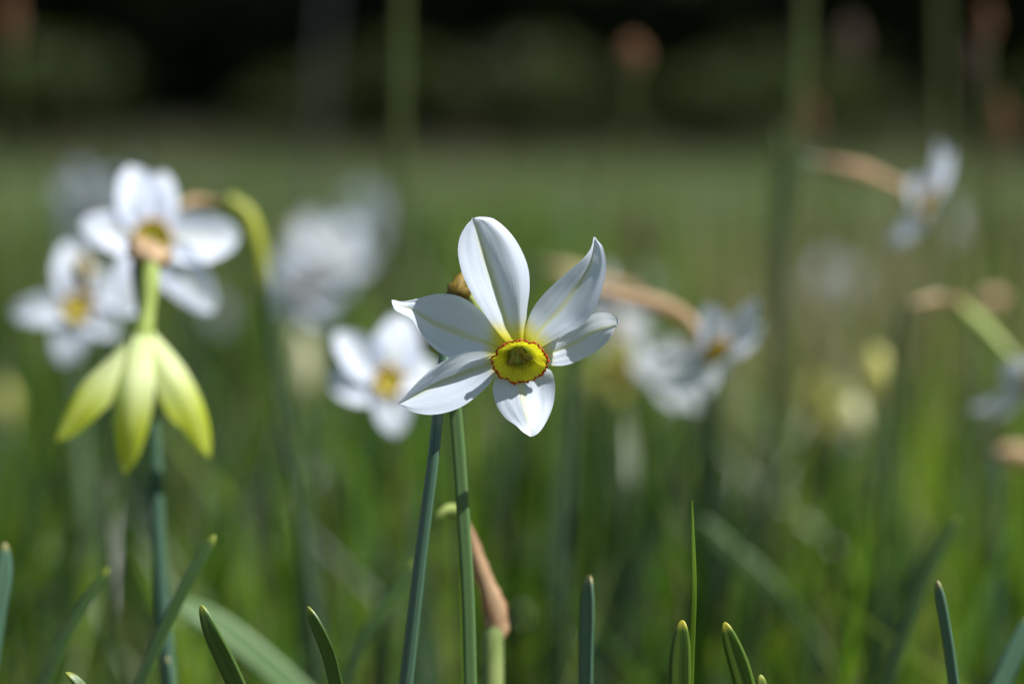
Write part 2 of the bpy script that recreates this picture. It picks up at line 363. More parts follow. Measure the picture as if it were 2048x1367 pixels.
# ================================================================= THE SETTING
def ground():
    n = 60; xs = np.linspace(-1, 1, n); xs = np.sign(xs) * np.abs(xs) ** 2.5 * 150
    mb = MB(); rows = []
    for y in xs + 10:
        rows.append([(x, y, 0.0 if abs(x) + abs(y) < 3 else .06 * noise.noise(Vector((x * .12, y * .12, 3))) * min(1, (abs(x) + abs(y) - 3) / 8)) for x in xs])
    mb.grid(rows); o = mb.build('ground', M['ground']); tag(o, None, None, kind='structure')
ground()
def blades(name, mat, n, xf, yf, hf, wf, lean, label, dens_y=None, seglen=4, clump=0):
    """one mesh of many curved leaf blades. xf(y)->half width"""
    u = rng.random(n); y = yf[0] * (yf[1] / yf[0]) ** u if dens_y == 'log' else yf[0] + (yf[1] - yf[0]) * u ** .7
    x = (rng.random(n) * 2 - 1) * xf(y)
    if clump:
        q = rng.integers(0, clump, n); sg = .022 + .012 * (y[:clump][q] - .9).clip(0, 9); x = x[:clump][q] + rng.normal(size=n) * sg; y = y[:clump][q] + rng.normal(size=n) * sg
    hc = 1
    if clump: hc = (.7 + .45 * rng.random(clump))[q]
    h = hc * hf(y) * (.62 + .38 * rng.random(n)); wd = wf(y) * (.5 + .9 * rng.random(n) ** 1.5)
    az = rng.random(n) * 2 * np.pi; ln = lean * (rng.random(n) ** 1.4) * h; ft = rng.random(n) * 2 * np.pi
    k = seglen + 1; t = np.linspace(0, 1, k)
    cx = x[:, None] + np.cos(az)[:, None] * ln[:, None] * t ** 1.8
    cyy = (y - .7)[:, None] + np.sin(az)[:, None] * ln[:, None] * t ** 1.8
    cz = h[:, None] * (t - .12 * t * t * (ln / h)[:, None]) - .004
    hw = wd[:, None] * np.array([.8, 1, 1, .85, .12] if k == 5 else [.9, 1, .12]) if k in (5, 3) else wd[:, None] * (1 - t ** 3)
    sx = np.cos(ft)[:, None] * hw; sy = np.sin(ft)[:, None] * hw
    V = np.stack([np.stack([cx - sx, cyy - sy, cz], -1), np.stack([cx + sx, cyy + sy, cz], -1)], 2)   # n,k,2,3
    V = V.reshape(-1, 3); nq = n * (k - 1)
    base = (np.arange(n) * k * 2)[:, None] + (np.arange(k - 1) * 2)[None]
    F = np.stack([base, base + 1, base + 3, base + 2], -1).reshape(-1)
    me = bpy.data.meshes.new(name); me.vertices.add(len(V)); me.vertices.foreach_set('co', V.ravel().astype('f'))
    me.loops.add(nq * 4); me.loops.foreach_set('vertex_index', F.astype('i')); me.polygons.add(nq)
    me.polygons.foreach_set('loop_start', (np.arange(nq) * 4).astype('i')); me.polygons.foreach_set('loop_total', np.full(nq, 4, 'i'))
    me.polygons.foreach_set('use_smooth', np.ones(nq, bool))
    at = me.attributes.new('rnd', 'FLOAT', 'POINT'); at.data.foreach_set('value', np.repeat((rng.random(clump)[q] * .75 + .25 * rng.random(n)) if clump else rng.random(n), k * 2).astype('f'))
    me.materials.append(mat); me.update(); me.validate()
    o = bpy.data.objects.new(name, me); col.objects.link(o); tag(o, label, 'grass', kind='stuff'); return o
blades('meadow_leaves', M['meadow'], 15000, lambda y: .35 + .42 * y, (1.15, 5.0), lambda y: .27 + 0 * y, lambda y: .0042 + 0 * y, .55, 'dense blurred green leaves filling the meadow behind the flowers', clump=620)
blades('meadow_grass', M['meadow'], 16000, lambda y: .3 + .42 * y, (.95, 5.0), lambda y: .22 + 0 * y, lambda y: .0017 + 0 * y, .7, 'fine blurred grass between the daffodil leaves')
blades('far_grass', M['meadow_far'], 60000, lambda y: 1.2 + .42 * y, (4.6, 12.5), lambda y: .235 - .014 * (y - 4.6), lambda y: .003 + .00045 * y, .7, 'smooth olive green grass of the far meadow before the trees', dens_y='log', seglen=2, clump=4200)
blades('near_leaves', M['meadow'], 1500, lambda y: .38 + 0 * y, (.88, 1.6), lambda y: .288 + 0 * y, lambda y: .0046 + 0 * y, .5, 'half blurred green leaves close behind the sharp flower', clump=120)

blades('dry_stalks', M['meadow_dry'], 1000, lambda y: .25 + .3 * y, (1.5, 8), lambda y: .37 + 0 * y, lambda y: .0013 + 0 * y, .35, 'dry straw-coloured stalks scattered through the blurred meadow')
blades('dry_stalks', M['meadow_dry'], 600, lambda y: .12 + .05 * y, (1.2, 3.5), lambda y: .36 + 0 * y, lambda y: .0014 + 0 * y, .4, 'denser patch of brownish dry stalks at the right side of the meadow').location.x = .40
blades('near_grass', M['meadow'], 2600, lambda y: .38 + 0 * y, (.86, 1.7), lambda y: .275 + 0 * y, lambda y: .0013 + 0 * y, .8, 'thin blurred grass blades tangled between the nearer leaves')
blades('shade_dark_grass', M['meadow_edge_shade'], 46000, lambda y: 1.2 + .42 * y, (8.5, 20), lambda y: .14 + .012 * (y - 9), lambda y: .009 + 0 * y, .6, 'grass along the foot of the wood, coloured dark in place of shade', seglen=2)
# trees and shrubs at the wood's edge
def leafcloud(name, mat, n, blobs, size, seed):
    r_ = np.random.default_rng(seed); nb = len(blobs); bi = r_.integers(0, nb, n)
    B = np.array(blobs); d = r_.normal(size=(n, 3)); d /= np.linalg.norm(d, axis=1)[:, None]
    c = B[bi, :3] + d * (B[bi, 3:6] * (.55 + .5 * r_.random(n)[:, None] ** .5))
    a = r_.normal(size=(n, 3)); a /= np.linalg.norm(a, axis=1)[:, None]; b_ = np.cross(a, r_.normal(size=(n, 3))); b_ /= np.linalg.norm(b_, axis=1)[:, None]
    s = size * (.5 + r_.random(n))[:, None]
    V = np.stack([c - a * s, c - b_ * s * .5, c + a * s, c + b_ * s * .5], 1).reshape(-1, 3)
    me = bpy.data.meshes.new(name); me.from_pydata(V.tolist(), [], np.arange(n * 4).reshape(n, 4).tolist()); me.materials.append(mat); me.update(); return me
def trunkmesh(h, r, seed):
    random.seed(seed); mb = MB(); top = (random.uniform(-.4, .4), random.uniform(-.3, .3), h)
    tube(mb, [(0, 0, -.3), (.05, 0, 1.5), (top[0] * .5, top[1] * .5, h * .5), top], [r * 1.3, r, r * .7, r * .15], n=16, seg=10)
    for k in range(6):
        z = h * (.3 + .1 * k); a = k * 2.4; q = h * .22
        tube(mb, [(top[0] * z / h, top[1] * z / h, z), (top[0] * z / h + q * .5 * math.cos(a), q * .5 * math.sin(a), z + q * .3), (q * math.cos(a), q * math.sin(a), z + q * .7)], [r * .4, r * .25, r * .05], n=8, seg=6)
    return mb
def forest():
    protos = []
    for k in range(3):
        random.seed(40 + k); H = 11 + 2 * k
        blobs = []
        for q in range(26):
            z = random.uniform(2.4, H); rr = 3.2 * math.sin(math.pi * min(.95, (z - .8) / H)) ** .6; a = random.uniform(0, 6.3)
            blobs.append((rr * .75 * math.cos(a), rr * .75 * math.sin(a), z, random.uniform(.9, 1.6), random.uniform(.9, 1.6), random.uniform(.6, 1.1)))
        tm = trunkmesh(H * .85, .17 + .04 * k, k); protos.append((tm, leafcloud('crown', M['crown'], 4200, blobs, .22, k)))
    random.seed(77); first = {}
    words = ['dark tree with a slim grey trunk at the meadow edge', 'dark broad tree standing in the wood edge row', 'tall dark tree standing in the wood edge row']
    k = 0
    for row, (yy, nn, xw) in enumerate([(17.5, 10, 12), (21.5, 9, 15), (26, 9, 18)]):
        for i in range(nn):
            x = -xw + 2 * xw * (i + random.uniform(.2, .8)) / nn; y = yy + random.uniform(-1.2, 1.2); p = k % 3; k += 1
            r = root('forest_tree', words[p], 'tree', (x, y, -.02), ['slim trees of the dark wood', 'broad trees of the dark wood', 'tall trees of the dark wood'][p])
            r.rotation_euler.z = random.uniform(0, 6)
            if p not in first:
                t = protos[p][0].build('trunk', M['bark'], None); first[p] = t.data
            else: t = bpy.data.objects.new('trunk', first[p]); col.objects.link(t)
            t.parent = r
            c = bpy.data.objects.new('crown', protos[p][1]); col.objects.link(c); c.parent = r
    random.seed(5); blobs = [(random.uniform(-1.2, 1.2), random.uniform(-.8, .8), random.uniform(.2, 2.0), .8, .7, .55) for _ in range(14)]
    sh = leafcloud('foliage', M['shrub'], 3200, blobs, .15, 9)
    sb = MB()
    for q in range(5):
        a = q * 1.3; tube(sb, [(0.05 * math.cos(a), .05 * math.sin(a), -.1), (.3 * math.cos(a), .3 * math.sin(a), .9), (.8 * math.cos(a), .7 * math.sin(a), 2)], [.04, .03, .008], n=8, seg=6)
    sdata = None
    for row, (yy, nn, xw) in enumerate([(18.6, 24, 12), (21.5, 20, 14), (27, 16, 20)]):
        for i in range(nn):
            x = -xw + 2 * xw * (i + random.uniform(.25, .75)) / nn
            r = root('forest_shrub', 'dense dark shrub filling the shade under the wood edge trees', 'shrub', (x, yy + random.uniform(-.6, .6), -.02), 'shrubs under the wood edge trees')
            r.rotation_euler.z = random.uniform(0, 6); q = random.uniform(.85, 1.4); r.scale = (q, q, q)
            if sdata is None: s_ = sb.build('stems', M['bark']); sdata = s_.data
            else: s_ = bpy.data.objects.new('stems', sdata); col.objects.link(s_)
            s_.parent = r
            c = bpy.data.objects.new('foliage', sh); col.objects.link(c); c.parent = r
    for i in range(30):  # added bushes: their dark scatter imitates shade fading out before the wood
        x = random.uniform(-6, 6); q = random.uniform(.13, .27); y = random.uniform(11.5, 16.5)
        r = root('shade_bush', 'low dark bush added before the wood to imitate its fading shade', 'bush', (x, y, -.01), 'added low bushes before the wood'); r.scale = (q * 1.6, q * 1.6, q); r.rotation_euler.z = random.uniform(0, 6)
        s_ = bpy.data.objects.new('stems', sdata); col.objects.link(s_); s_.parent = r
        c = bpy.data.objects.new('foliage', sh); col.objects.link(c); c.parent = r
forest()

# ================================================================= THE SHARP DAFFODIL
def Z(X, Y): return (760 + X / 2.848, 410 + Y / 2.848)
def main_flower():
    d0 = .70
    base = P(790, 1700, d0 + .004); base.z = 0
    r = root('daffodil', 'sharp white daffodil with a red-rimmed yellow cup, nearest and largest open flower', 'daffodil', base)
    PT = {
     'top': dict(s=[((775, 850), (795, 860), (820, 850)), ((655, 705), (735, 720), (832, 690)), ((600, 625), (700, 610), (838, 590)), ((536, 530), (668, 505), (852, 480)), ((472, 400), (628, 390), (846, 370)), ((444, 270), (595, 290), (812, 270)), ((456, 180), (566, 195), (748, 165)), ((492, 115), (545, 125), (655, 82)), ((518, 88), (532, 92), (580, 67)), ((524, 70), (527, 72), (535, 72))],
        c=[3, 3.2, 3.2, 3, 2.6, 2.2, 1.4, .4, -.6, -1], l=[3, 1.4, .2, -1, -1.8, -2.2, -2.2, -1.8, -1.2, -1], r=[3, 1.6, .4, -.2, -.4, -.4, -.2, .2, -.2, -1]),
     'upper_right': dict(s=[((800, 830), (815, 850), (840, 855)), ((832, 688), (885, 745), (950, 790)), ((866, 597), (955, 665), (1050, 735)), ((925, 515), (1030, 585), (1140, 690)), ((1010, 432), (1095, 495), (1212, 612)), ((1095, 358), (1155, 410), (1262, 490)), ((1160, 302), (1195, 335), (1290, 350)), ((1198, 250), (1213, 265), (1272, 245)), ((1215, 190), (1220, 200), (1242, 205)), ((1216, 183), (1221, 182), (1227, 184))],
        c=[3, 3.6, 4, 3.8, 3.4, 2.6, 2.0, 1.6, 1.6, 1.8], l=[3, 2.6, 2.2, 1.4, .6, .2, .2, .8, 1.4, 1.8], r=[3, 2.6, 1.6, .8, -.4, -.6, -.2, .4, 1.2, 1.8]),
     'right': dict(s=[((830, 870), (840, 885), (840, 900)), ((945, 795), (960, 845), (968, 912)), ((1010, 755), (1045, 812), (1050, 912)), ((1090, 700), (1125, 775), (1140, 882)), ((1170, 640), (1195, 730), (1225, 838)), ((1245, 612), (1262, 702), (1290, 785)), ((1310, 615), (1315, 690), (1320, 742)), ((1350, 635), (1346, 682), (1335, 708)), ((1362, 652), (1353, 690), (1347, 697))],
        c=[4, 5.5, 7.0, 7.8, 8.2, 8.2, 8, 7.8, 7.4], l=[4, 5, 5.6, 5.4, 4.6, 3.8, 4, 5.6, 7.2], r=[4, 5.4, 7.2, 8.8, 9.8, 10, 9.4, 8.2, 7.5]),
     'bottom': dict(s=[((780, 890), (800, 895), (830, 890)), ((690, 950), (790, 965), (935, 925)), ((655, 990), (800, 1010), (980, 950)), ((643, 1060), (812, 1080), (997, 1030)), ((665, 1140), (828, 1150), (990, 1120)), ((712, 1210), (843, 1215), (968, 1190)), ((772, 1252), (855, 1265), (935, 1255)), ((812, 1290), (860, 1300), (902, 1297)), ((850, 1314), (860, 1318), (873, 1315))],
        c=[3.6, 4.2, 3.4, 2.0, .4, -1.2, -2.4, -3.4, -4], l=[3.6, 4.2, 4.0, 3.2, 2, .2, -1.8, -4, -5], r=[3, 4, 4.6, 4.6, 3.6, 1.4, -1.2, -3.8, -5]),
     'lower_left': dict(s=[((770, 870), (770, 880), (775, 900)), ((640, 840), (645, 895), (666, 970)), ((560, 833), (575, 920), (615, 1027)), ((470, 845), (490, 948), (545, 1092)), ((385, 875), (395, 985), (460, 1150)), ((305, 925), (305, 1022), (365, 1183)), ((230, 990), (235, 1058), (275, 1193)), ((165, 1060), (170, 1098), (190, 1178)), ((118, 1114), (122, 1124), (132, 1145)), ((103, 1131), (104, 1134), (107, 1136))],
        c=[3.4, 4.4, 5.2, 5.4, 5.0, 4.4, 3.6, 2.8, 2.2, 2], l=[3.4, 2.6, 1.8, 1.2, 1, 1, 1, 1.4, 1.8, 2], r=[3.4, 3.2, 2.6, 1.8, 1, .6, .6, 1, 1.6, 2]),
     'left': dict(s=[((780, 850), (770, 865), (770, 880)), ((665, 712), (655, 800), (645, 870)), ((612, 640), (570, 770), (560, 885)), ((545, 575), (480, 742), (470, 885)), ((460, 522), (395, 708), (390, 867)), ((370, 505), (310, 675), (310, 818)), ((285, 512), (235, 630), (236, 737)), ((210, 533), (175, 590), (184, 652)), ((130, 549), (115, 575), (125, 618)), ((84, 540), (80, 560), (86, 597)), ((66, 540), (67, 548), (69, 562))],
        c=[3.4, 4.2, 4.8, 5.2, 5.2, 5.0, 4.4, 3.4, 2.0, .8, .2], l=[3.4, 3.2, 3.2, 3.2, 3.2, 3.4, 3.8, 4.2, 3.6, 2.2, .6], r=[3.4, 2.8, 3.2, 4.0, 4.4, 4.2, 3.4, 2.0, .6, 0, .1]),
    }
    random.seed(3)
    for name, q in PT.items():
        nv = 34; nu = 17; st = q['s']
        Lp = cr([(*a[0], d) for a, d in zip(st, q['l'])], nv); Cp = cr([(*a[1], d) for a, d in zip(st, q['c'])], nv); Rp = cr([(*a[2], d) for a, d in zip(st, q['r'])], nv)
        rows = []; ph = random.uniform(0, 9)
        for i in range(nv):
            v = i / (nv - 1); row = []
            for j in range(nu):
                u = j / (nu - 1); k = 2 * u - 1; e = Lp[i] if k < 0 else Rp[i]; f = abs(k)
                x = Cp[i] * (1 - f) + e * f
                d = Cp[i][2] + (e[2] - Cp[i][2]) * (f ** 1.35 * .55 + .45 * math.sin(f * math.pi / 2))
                env = math.sin(math.pi * v) 
                d += .30 * env * math.sin(v * 7 + ph + k * 1.7) * f + .12 * env * math.sin(k * 16 + 2 * noise.noise(Vector((k * 2, v * 3, ph)))) + .38 * env * noise.noise(Vector((k * 2.2, v * 3.5, ph))) + .16 * env * noise.noise(Vector((k * 9, v * 5, ph)))
                if name == 'top' and k > .55: d += 2.6 * ((k - .55) / .45) ** 1.7 * env ** .5
                if name == 'bottom' and k > .4: d -= 3.2 * ((k - .4) / .6) ** 1.5 * (1 - v) * min(1, v * 5)
                if i < 2: d += 1.6 * (1 - i / 2)
                # crisp midrib furrow
                d += .28 * math.exp(-(k / .09) ** 2) * env
                X, Y = Z(x[0], x[1])
                row.append(P(X, Y, d0 + d / 1000 + .0012))
            rows.append(row)
        mb = MB(); mb.grid(rows); mb.build('petal', M['petal'], r)
    # the cup
    c = P(*Z(803, 880), d0 + .0012); n = Vector((.02, -math.cos(R(24)), -math.sin(R(24)))); bs = basis(n, 0)
    cc = P(*Z(795, 868), d0 + .0027)
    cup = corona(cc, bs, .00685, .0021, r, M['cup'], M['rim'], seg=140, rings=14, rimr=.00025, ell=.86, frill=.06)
    a, b_, n = bs
    for k, (dx, dz, ang, s) in enumerate([(-.2, 1.75, -.6, 1), (-2.0, -1.0, 2.6, 1), (1.9, .1, -1.9, 1), (.2, -.5, .2, .6), (-1.4, .7, 1.1, .75), (1.1, -1.5, -2.6, .7)]):
        p = cc + a * (-dx * -1 * .001) * 1 + b_ * (dz * .001) + n * (-.0004 if k < 3 else -.0010)
        dv = (a * math.sin(ang) * -1 + b_ * math.cos(ang) + n * .12).normalized() * .0016 * s
        mb = MB(); tube(mb, [p - dv, p - dv * .6, p, p + dv * .6, p + dv], [.0001, .00062 * s, .0008 * s, .0006 * s, .0001], n=14, seg=10, flat=.8)
        st_ = mb.build('stamen', M['anther'], cup)
    # tube, hooked stalk, sheath and stem
    st = [P(812, 1367, d0 + .004), P(843, 1100, d0 + .006), P(868, 900, d0 + .009), P(882, 760, d0 + .013), P(893, 660, d0 + .019)]
    dr = (st[0] - st[1]).normalized(); g = st[0] + dr * (st[0].z / -dr.z); g.z = -.004
    mid = st[0].lerp(g, .5)
    mb = MB(); tube(mb, [g, mid] + st, [.0022, .0022, .00205, .0018, .0017, .0016, .0015], n=60, seg=28, flat=.7, keel=.16, ref=(1, -1.1, 0)); mb.build('stem', M['stem'], r)
    mb = MB(); tube(mb, [P(893, 668, d0 + .019), P(899, 620, d0 + .0225), P(912, 588, d0 + .025), P(935, 592, d0 + .024), P(975, 640, d0 + .0175), P(1015, 690, d0 + .010), P(*Z(790, 862), d0 + .0035)], [.0015, .0013, .0012, .0014, .0028, .0017, .0019], n=36, seg=14); mb.build('flower_tube', M['tube'], r)
    mb = MB(); tube(mb, [P(894, 655, d0 + .0185), P(897, 610, d0 + .0215), P(914, 582, d0 + .0205), P(920, 562, d0 + .021), P(924, 544, d0 + .022)], [.0016, .0019, .0023, .0017, .0003], n=30, seg=20, flat=.7, wr=.3); mb.build('spathe', M['spathe_main'], r)
    mb = MB(); tube(mb, [P(915, 595, d0 + .0200), P(926, 588, d0 + .0185), P(938, 578, d0 + .018), P(943, 566, d0 + .018)], [.0016, .0022, .0012, .0003], n=12, seg=12, flat=.7); mb.build('bract', M['spathe_main'], r)
main_flower()

# ================================================================= THE OTHER FLOWERS
def nodding():
    D = .86; E = .80
    g = P(345, 1500, E); g.z = 0
    r = root('daffodil', 'nodding lime-yellow flower with three hanging petals in front of the white flowers at left', 'daffodil', g)
    g2 = g.copy(); g2.z = -.004
    mb = MB(); tube(mb, [g2, P(338, 1367, E), P(318, 1100, .832), P(306, 850, .86), P(285, 620, D + .010), P(274, 545, D + .008), P(280, 500, D)], [.0026, .0026, .0025, .0023, .0021, .0019, .0016], n=50, seg=18, flat=.75, keel=.12, ref=(1, -1.1, 0)); mb.build('stem', M['stem_dull'], r)
    mb = MB(); tube(mb, [P(280, 508, D), P(288, 490, D - .004), P(300, 505, D - .009), P(299, 560, D - .012), P(294, 620, D - .014), P(286, 668, D - .015), P(280, 700, D - .015)], [.0016, .0018, .0022, .0030, .0024, .0032, .0036], n=30, seg=14); mb.build('flower_tube', M['tube'], r)
    mb = MB(); tube(mb, [P(266, 478, D + .002), P(280, 492, D - .004), P(300, 508, D - .008), P(322, 514, D - .008), P(345, 508, D - .006)], [.0014, .0040, .0050, .0042, .0006], n=26, seg=20, flat=.7, wr=.35); mb.build('spathe', M['spathe'], r)
    F = [([(278, 660, -.013), (225, 735, -.022), (165, 805, -.026), (112, 880, -.026)], .0053), ([(284, 665, -.018), (275, 760, -.028), (262, 850, -.030), (252, 945, -.026)], .0049),
         ([(292, 660, -.014), (345, 735, -.023), (388, 820, -.024), (418, 912, -.020)], .0051), ([(280, 670, -.008), (262, 730, -.004), (240, 790, -.001), (225, 850, .002)], .0034), ([(290, 670, -.008), (318, 730, -.004), (345, 795, -.001), (360, 850, .002)], .0034)]
    for pts, wd in F:
        path = cr([P(x, y, D + d) for x, y, d in pts], 18); rows = []
        fr = frames(path, ref=(1, 0, 0)); ctr = P(285, 800, D)
        for i, (c, t, a, b_) in enumerate(fr):
            v = i / 17; w_ = wd * (.35 + .75 * math.sin(math.pi * min(1, v * .9 + .05))) * (1 if v < .8 else math.sqrt(max(.02, 1 - ((v - .8) / .2) ** 2)))
            nrm = (c - ctr); nrm = (nrm - t * nrm.dot(t)).normalized(); sd = t.cross(nrm).normalized()
            rows.append([c + sd * (q / 4 * w_) - nrm * ((abs(q) / 4) ** 1.5 * w_ * .55 + .0005 * math.exp(-(q / .8) ** 2) + .0006 * math.sin(7 * v + q + wd * 9000) * abs(q) / 4) for q in range(-4, 5)])
        mb = MB(); mb.grid(rows); mb.build('petal', M['petal_lime'], r)
nodding()
def lean(x, y, D, n=3, dx=0): return [(x + dx * .3, y + 150, D), (x + dx, y + 400, D)]
daffodil('bright white daffodil directly behind the nodding lime flower, brown sheath to its right', (300, 478, .95), (.30, -.9, .12), .0285, 0, (425, 410, .985),
         [(455, 402, .985), (490, 425, .985), (512, 480, .985), (530, 580, .985), (548, 760, .985), (585, 950, .985), (620, 1200, .985)], spathe_to=(345, 425, .975), seed=1, W=.29, sp_w=.0042, hook=[(455, 402, .985), (490, 425, .985), (512, 480, .985), (530, 580, .985)], angs=[103, 76, 1, -50, -112, 168], pl=[.95, .85, 1.05, 1.15, 1.0, .85])
daffodil('white daffodil at the far left with a soft yellow centre, left of the nodding flower', (156, 616, 1.06), (.12, -.9, .2), .0235, R(35), (180, 560, 1.06), [(200, 640, 1.06), (206, 900, 1.06)], spathe_to=(150, 520, 1.06), seed=2, W=.29, sm='spathe_pale', angs=[62, 148, -140, -70, -15, 20], pl=[1.1, 1.15, 1, .8, .7, .7])
daffodil('faint bluish white daffodil high behind the bright left flowers', (185, 415, 1.9), (-.4, -.8, -.1), .033, R(15), (205, 420, 1.94), [(215, 600, 1.94), (225, 800, 1.94)], spathe_to=(180, 380, 1.95), seed=3)
daffodil('large soft white daffodil in the blurred cluster left of the sharp flower', (655, 510, 2.0), (.2, -.85, .2), .030, R(20), (600, 500, 2.05), [(590, 640, 2.05), (585, 800, 2.05)], spathe_to=(560, 470, 2.05), seed=4, sm='spathe_pale', sp_w=.006)
daffodil('hazy blue-white daffodil at the upper right of the blurred cluster', (738, 430, 2.9), (-.5, -.75, -.1), .032, R(0), (720, 440, 2.95), [(715, 560, 2.95), (712, 700, 2.95)], spathe_to=(700, 400, 2.95), seed=5)
daffodil('blurred white daffodil lowest in the cluster, above the cream bud', (610, 575, 1.6), (.1, -.9, -.2), .024, R(40), (640, 570, 1.64), [(650, 700, 1.64), (655, 850, 1.64)], spathe_to=(620, 540, 1.62), seed=6, sm='spathe_pale')
daffodil('white daffodil with brownish yellow centre just left of the sharp stem', (772, 762, .985), (.25, -.9, .15), .0215, R(8), (860, 700, 1.01), [(884, 690, 1.01), (905, 740, 1.01), (915, 900, 1.01), (925, 1150, 1.01)], spathe_to=(868, 655, 1.0), seed=7, W=.36, sm='spathe_main', angs=[64, 128, 172, -90, -150, 5], pl=[1.15, 1.1, 1.0, .95, .5, .85])
daffodil('side-on white daffodil at the end of the tan sheath right of the sharp flower', (1420, 690, .97), (.45, -.5, -.55), .0235, 0, (1215, 592, .99), [(1188, 590, .99), (1165, 640, .99), (1150, 800, .99), (1140, 1000, .99)], spathe_to=(1385, 655, .985), seed=8, ov='spathe', sp_w=.0045, W=.27, angs=[12, 68, 125, 185, 238, 300])
daffodil('blurred bluish white daffodil right behind the upper right sharp petal', (1225, 640, 1.35), (-.7, -.5, -.45), .031, R(30), (1105, 535, 1.27), [(1070, 530, 1.27), (1045, 580, 1.27), (1035, 760, 1.27)], spathe_to=(1195, 580, 1.27), seed=9, ov='spathe', sp_w=.006, W=.3, sm='spathe_pale')
daffodil('soft pale yellow daffodil below the tan sheath right of the sharp cup', (1240, 738, 1.30), (.2, -.8, -.5), .017, R(0), (1225, 700, 1.33), [(1215, 780, 1.33), (1212, 900, 1.33)], spathe_to=(1250, 670, 1.33), seed=10, pm='petal_yellow', W=.4)
daffodil('blurred daffodil with drooping bluish petals below the side-on flower', (1345, 750, 1.2), (-.6, -.5, -.6), .024, R(25), (1380, 720, 1.18), [(1400, 790, 1.18), (1405, 900, 1.18)], spathe_to=(1390, 680, 1.18), seed=11, W=.3)
daffodil('side-on bluish white daffodil at upper right with a long tan sheath', (1838, 395, 1.13), (.78, -.32, -.4), .0265, R(20), (1650, 330, 1.15), [(1605, 318, 1.15), (1580, 345, 1.15), (1567, 430, 1.15), (1562, 650, 1.15), (1545, 850, 1.15), (1530, 1000, 1.15)], spathe_to=(1800, 372, 1.145), seed=12, ov='spathe', sp_w=.0048, sm='spathe', W=.3)
daffodil('white daffodil cut by the right edge, hanging from a hooked green stalk', (2052, 742, 1.08), (.55, -.45, -.6), .026, R(10), (1915, 608, 1.09), [(1860, 590, 1.09), (1820, 605, 1.09), (1795, 680, 1.09), (1780, 900, 1.09)], spathe_to=(1812, 612, 1.07), seed=13, sp_w=.0034, W=.3)
daffodil('small pale yellow daffodil low on the right side', (1648, 800, 1.55), (-.8, -.4, -.2), .018, R(20), (1685, 815, 1.56), [(1690, 850, 1.56), (1670, 930, 1.56), (1640, 1050, 1.56)], spathe_to=(1660, 800, 1.56), seed=14, pm='petal_yellow', W=.42)
daffodil('pale grey-white daffodil, a faint disc in the far meadow at right', (1665, 570, 3.2), (0, -.95, .1), .036, R(0), (1670, 575, 3.25), [(1670, 650, 3.25), (1670, 720, 3.25)], seed=15)

def bud(name, label, cat, x0, y0, x1, y1, D, r_, mat, sx=None, part='bud'):
    t0, t1 = P(x0, y0, D), P(x1, y1, D)           # tip, base
    g = P(sx if sx is not None else x1, y1 + 400, D); g.z = 0
    r = root(name, label, cat, g); g2 = g.copy(); g2.z = -.004
    mb = MB(); tube(mb, [g2, g.lerp(t1, .5) + Vector((.002, 0, 0)), t1], [.0021, .002, .0017], n=24, seg=10, flat=.75); mb.build('stem', M['stem'], r)
    mb = MB(); tube(mb, [t1, t1.lerp(t0, .25), t1.lerp(t0, .55), t1.lerp(t0, .85), t0], [.0018, r_ * .85, r_, r_ * .6, .0005], n=22, seg=14, flat=.75); mb.build(part, M[mat], r)
    return r
bud('daffodil_bud', 'cream upright bud in the blurred cluster left of the sharp flower', 'flower bud', 598, 650, 612, 800, 1.5, .0065, 'petal_cream')
bud('daffodil_bud', 'tan-yellow upright bud at right, above the small yellow daffodil', 'flower bud', 1752, 695, 1762, 800, 1.35, .0066, 'petal_yellow')
bud('daffodil_bud', 'round pale bud beside the small yellow daffodil at right', 'flower bud', 1712, 795, 1700, 870, 1.38, .0056, 'petal_cream')
bud('daffodil_bud', 'tan dried bud hanging above the right edge flower', 'flower bud', 2010, 590, 1955, 612, 1.35, .0050, 'spathe', sx=1948)
bud('daffodil_bud', 'pinkish tan bud at the lower right edge', 'flower bud', 2075, 912, 1992, 905, 1.10, .0042, 'spathe', sx=1975)
bud('daffodil_bud', 'pale yellow bud low behind the nodding flower at the left edge', 'flower bud', 8, 760, 14, 850, 1.6, .005, 'petal_yellow')

def head(label, x, y, D, rx, ry, mat, name='seed_head', base=0, sm='stalk'):
    c = P(x, y, D); g = Vector((c.x + base, c.y, 0)); r = root(name, label, 'grass stalk', g)
    sr = .0009; top = c - Vector((0, 0, ry * .8)); mb = MB(); tube(mb, [(g.x, g.y, -.004), tuple(g.lerp(top, .5) + Vector((.004, 0, 0))), tuple(top)], [sr * 1.3, sr, sr], n=20, seg=8); mb.build('stalk', M[sm], r)
    random.seed(int(x)); mb = MB()
    for k in range(46):        # spikelets round the axis
        q = k / 45; z = c.z - ry + 2 * ry * q; a = k * 2.4; ww = rx * math.sin(math.pi * (.12 + .8 * q)) ; p0 = Vector((c.x, c.y, z - .001))
        p1 = p0 + Vector((math.cos(a) * ww * .95, math.sin(a) * ww * .95, ry * .22)); tube(mb, [p0, p0.lerp(p1, .6), p1], [rx * .12, rx * .2, rx * .04], n=5, seg=5)
    mb.build('spikelets', M[mat], r)
head('rust-brown seed head glowing alone against the dark wood', 1265, 112, 1.55, .0088, .0085, 'brown')
head('brown seed head at the top right corner against the dark wood', 1972, 45, 1.5, .0055, .009, 'brown')
head('dusky seed head left of the top right corner against the dark wood', 1700, 85, 1.8, .0085, .013, 'dusky')
head('greyish seed head hanging below the top right corner one', 1950, 130, 1.7, .006, .014, 'dusky')
head('pinkish brown seed head above the right edge, at the meadow top', 2000, 250, 1.6, .0068, .014, 'brown')
head('brown seed head at the top left corner against the dark wood', 22, 40, 1.6, .0065, .014, 'brown')
head('dark brown seed head right of the upper right sharp petal', 1282, 468, 1.6, .0065, .009, 'dusky')
